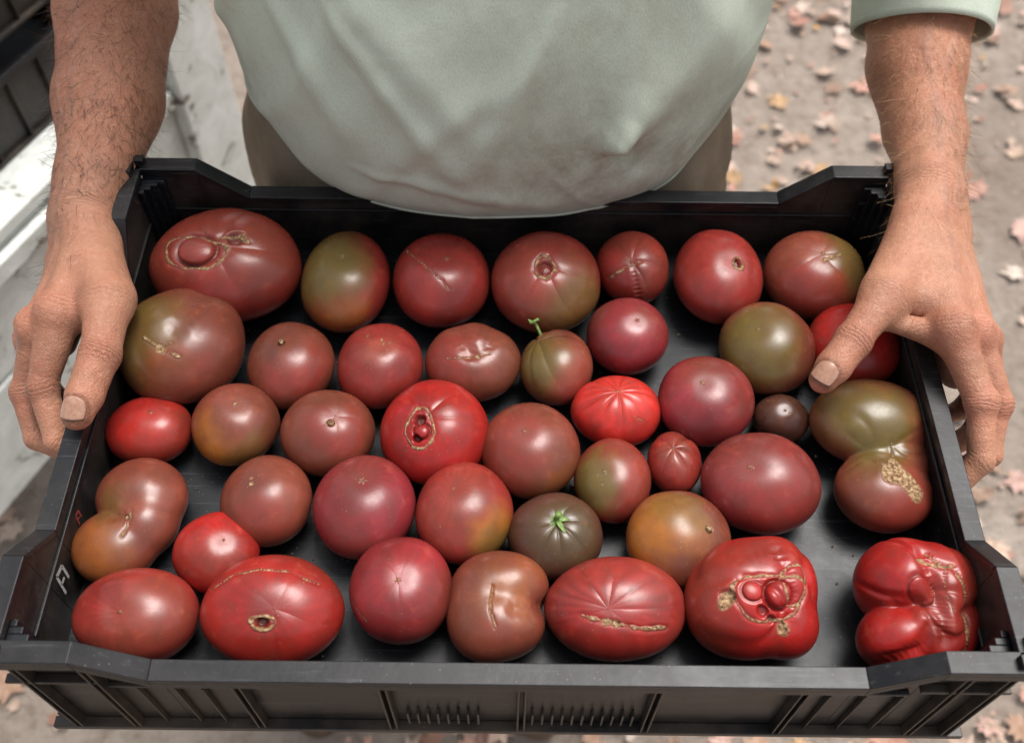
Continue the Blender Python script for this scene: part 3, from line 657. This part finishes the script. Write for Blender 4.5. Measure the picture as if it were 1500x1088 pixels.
# trousers, boots, neck and head
def simple(name,prims,k,vox,mat,extra=None,stain=True):
    def fn(P):
        d=None
        for p in prims:
            q=caps(P,*p); d=q if d is None else smin(d,q,k)
        if extra is not None: d=d+extra(P)
        return d
    ob,P,G=sdf_mesh(name,prims,fn,vox,mat,4)
    if stain: fflt(ob.data,'stain',np.full(len(P),.2))
    par(ob); return ob,P
simple('khaki_trousers',[((-.141,.722,.93),(.091,.722,.93),.106,.106),((-.141,.727,.86),(.091,.727,.86),.108,.108),
 ((-.125,.735,.84),(-.19,.69,.49),.104,.078),((-.19,.69,.49),(-.235,.72,.12),.078,.070),((.075,.735,.84),(.085,.69,.49),.104,.078),((.085,.69,.49),(.07,.72,.12),.078,.070)],
 .04,.005,M_TR,lambda P:.004*sn(P*np.array([1,1,.45]),60,41)+.0022*sn(P*np.array([1,1,.8]),140,42))
M_B=mat_plain('brown_leather',(.12,.075,.045),.55)
for nm,x in (('right_boot',-.265),('left_boot',.06)):
    simple(nm,[((x+.01,.73,.11),(x+.01,.72,.05),.052,.05),((x,.72,.045),(x-.01,.52,.038),.045,.046),((x-.01,.52,.036),(x-.015,.44,.034),.046,.036)],.03,.005,M_B,stain=False)
hx=-.01
hp=[((hx,.77,1.40),(hx,.76,1.52),.066,.060),((hx,.755,1.66),(hx,.77,1.70),.084,.088),((hx,.735,1.60),(hx,.73,1.58),.062,.050),((hx,.70,1.55),(hx,.695,1.545),.036,.034),
 ((hx,.665,1.655),(hx,.645,1.615),.010,.017),((hx-.078,.76,1.645),(hx-.082,.765,1.61),.016,.010),((hx+.078,.76,1.645),(hx+.082,.765,1.61),.016,.010),((hx-.02,.662,1.582),(hx+.02,.662,1.582),.010,.010),((hx-.035,.668,1.675),(hx+.035,.668,1.675),.012,.012)]
ob,P=simple('head_and_neck',hp,.02,.004,M_S,stain=False)
c=np.tile(np.array((.38,.17,.10)),(len(P),1)); hm=((P[:,2]>1.60)&(P[:,1]>.735)&(P[:,2]>1.66-.6*(P[:,1]-.735)))|(P[:,2]>1.735); c[hm]=(.12,.09,.07)
for ex in (-.032,.032):
    d=np.linalg.norm((P-np.array([hx+ex,.668,1.655]))*np.array([1,1,1.8]),axis=1); c[d<.014]=(.05,.03,.025)
d=np.abs(P[:,2]-1.582); c[(d<.004)&(np.abs(P[:,0]-hx)<.026)&(P[:,1]<.68)]=(.25,.07,.055)
fcol(ob.data,'Col',c); fflt(ob.data,'crs',np.zeros(len(P))); fflt(ob.data,'crm',np.zeros(len(P)))

# ------------------------------------------------------------------ ground and leaves
mesh_obj('ground',[(-80,-80,0),(80,-80,0),(80,80,0),(-80,80,0)],[(0,1,2,3)],mat_ground())
LO=[(0,-.25),(.1,-.3),(.45,-.55),(.4,-.2),(.85,-.15),(.6,.1),(.95,.5),(.5,.45),(.42,.6),(.22,.5),(.2,.75),(0,1.05),(-.2,.75),(-.22,.5),(-.42,.6),(-.5,.45),(-.95,.5),(-.6,.1),(-.85,-.15),(-.4,-.2),(-.45,-.55),(-.1,-.3)]
pal=[(.45,.24,.18),(.54,.39,.32),(.38,.18,.13),(.33,.20,.13),(.50,.36,.27),(.58,.48,.40),(.30,.15,.10),(.44,.27,.13),(.25,.16,.11),(.50,.32,.27),(.44,.32,.25),(.54,.43,.35)]
V=[];F=[];C=[]
def leaf(x,y,s,col,z=.004):
    a=random.uniform(0,6.28);ca,sa=math.cos(a),math.sin(a);tx,ty=random.gauss(0,.25),random.gauss(0,.25);cu=random.uniform(-.5,.9);o=len(V)
    asp=random.uniform(.45,1.)
    pts=[(0,.12)]+LO
    zz=[]
    for (u,v) in pts:
        u*=asp; r2=u*u+v*v; zz.append((cu*r2*.35+tx*u+ty*v+random.uniform(-.06,.06))*s)
    mz=min(zz)
    for (u,v),w in zip(pts,zz):
        u*=asp; V.append((x+(u*ca-v*sa)*s,y+(u*sa+v*ca)*s,z+w-mz)); k=random.uniform(.85,1.12); C.append(tuple(q*k for q in col))
    n=len(LO)
    for i in range(n): F.append((o,o+1+i,o+1+(i+1)%n))
for i in range(15000):
    if i<13500: x=random.uniform(-1.7,1.9); y=random.uniform(-.4,3.0)
    else: x=random.uniform(-5,5); y=random.uniform(-2,9)
    if x<-.1 and random.random()<.4: continue
    cl=math.sin(x*3.1+1)+math.sin(y*2.7+x*1.3)
    if random.random()>.5+.22*cl: continue
    c=random.choice(pal) 
    if random.random()<.02: c=(.60,.30,.04)
    s_=random.uniform(.005,.016) if random.random()<.58 else random.uniform(.016,.042)
    leaf(x,y,s_,c,random.uniform(.002,.010))
lv=mesh_obj('fallen_leaves',V,F,mat_leaf()); fcol(lv.data,'Col',np.array(C))

# ------------------------------------------------------------------ bench at the left
M_P=mat_paint(); bench=empty('white_painted_bench',(-.65,.9,0))
d=np.array([.42,.907]);n_=np.array([-.907,.42]);O=np.array([-.800,.56])
def bbox(name,s0,s1,n0,n1,z0,z1,mat=M_P,lean=0):
    V=[]
    for z in (z0,z1):
        for s,t in ((s0,n0),(s1,n0),(s1,n1),(s0,n1)):
            p=O+d*s+n_*(t+lean*(z1-z)); V.append((p[0]+.65,p[1]-.9,z))
    b=MB(); b.hexa(V); ob=mesh_obj(name,b.V,b.F,mat,parent=bench); m=ob.modifiers.new('b','BEVEL'); m.width=.003; m.segments=2; return ob
for i in range(5): bbox('top_plank_%d'%(i+1),-.5,.76,.0+i*.115,.108+i*.115,.585,.605)
bbox('side_board_upper',-.5,.72,.006,.026,.40,.578); bbox('side_board_lower',-.5,.72,.004,.024,.205,.394)
bbox('corner_leg',.69,.80,-.022,.0035,0,.90); bbox('back_leg',.70,.76,.50,.56,0,.58); bbox('front_leg',-.5,-.44,.03,.09,0,.58); bbox('rail',-.5,.685,-.012,.0035,.545,.575)
for i,(z,) in enumerate(((.607,),(.607+.146,))):
    ob=bpy.data.objects.new('plastic_crate',crate.data); link(ob)
    m=ob.modifiers.new('b','BEVEL'); m.width=.0011
    rot=math.atan2(d[1],d[0])+math.pi/2
    ctr=O+d*.50+n_*(.075+.30)
    cx,cy=(X0+X1)/2,(Y0+Y1)/2
    ob.rotation_euler=(0,0,rot); off=Matrix.Rotation(rot,3,'Z')@Vector((cx,cy,0)); ob.location=(ctr[0]-off.x,ctr[1]-off.y,z-ZB)
    for k in range(7):
        s=.50+random.uniform(-.16,.16); t=.125+k*.07; p=O+d*s+n_*t
        tt=T(p[0]*1000,p[1]*1000,34,34,27,0,0,random.choice([(.6,.12,.02),(.55,.04,.02),RED]),nu=40,nv=24); tt.location.z+=z-ZB

# ------------------------------------------------------------------ light, camera
S=Vector((.24,.26,.93)).normalized()
w=bpy.data.worlds.new('World'); scene.world=w; w.use_nodes=True; nt=w.node_tree
sky=nt.nodes.new('ShaderNodeTexSky'); sky.sky_type='NISHITA'; sky.sun_disc=False; sky.sun_elevation=math.asin(S.z); sky.sun_rotation=math.atan2(S.x,S.y)
sky.dust_density=5; sky.ozone_density=.5; sky.air_density=1.0
hs=nt.nodes.new('ShaderNodeHueSaturation'); hs.inputs['Saturation'].default_value=.32; hs.inputs['Value'].default_value=1.45
nt.links.new(sky.outputs[0],hs.inputs['Color']); bg=nt.nodes['Background']; nt.links.new(hs.outputs[0],bg.inputs[0]); bg.inputs[1].default_value=.15
sl=bpy.data.lights.new('sun','SUN'); sl.energy=3.1; sl.angle=math.radians(27); sl.color=(1,.975,.94)
so=bpy.data.objects.new('sun',sl); so.rotation_euler=(-S).to_track_quat('-Z','Y').to_euler(); so.location=(1,1,4); link(so)
cd=bpy.data.cameras.new('camera'); cd.lens=36; cd.sensor_width=36; cd.clip_end=400; cd.clip_start=.02
cd.dof.use_dof=True; cd.dof.focus_distance=.71; cd.dof.aperture_fstop=5.6
cam=bpy.data.objects.new('camera',cd); link(cam)
R=Matrix.Rotation(math.radians(90-55.6),4,'X')@Matrix.Rotation(AL,4,'Z'); cam.matrix_world=Matrix.Translation((0,0,1.58))@R
scene.camera=cam
scene.view_settings.view_transform='Standard'; scene.view_settings.look='None'; scene.view_settings.exposure=0
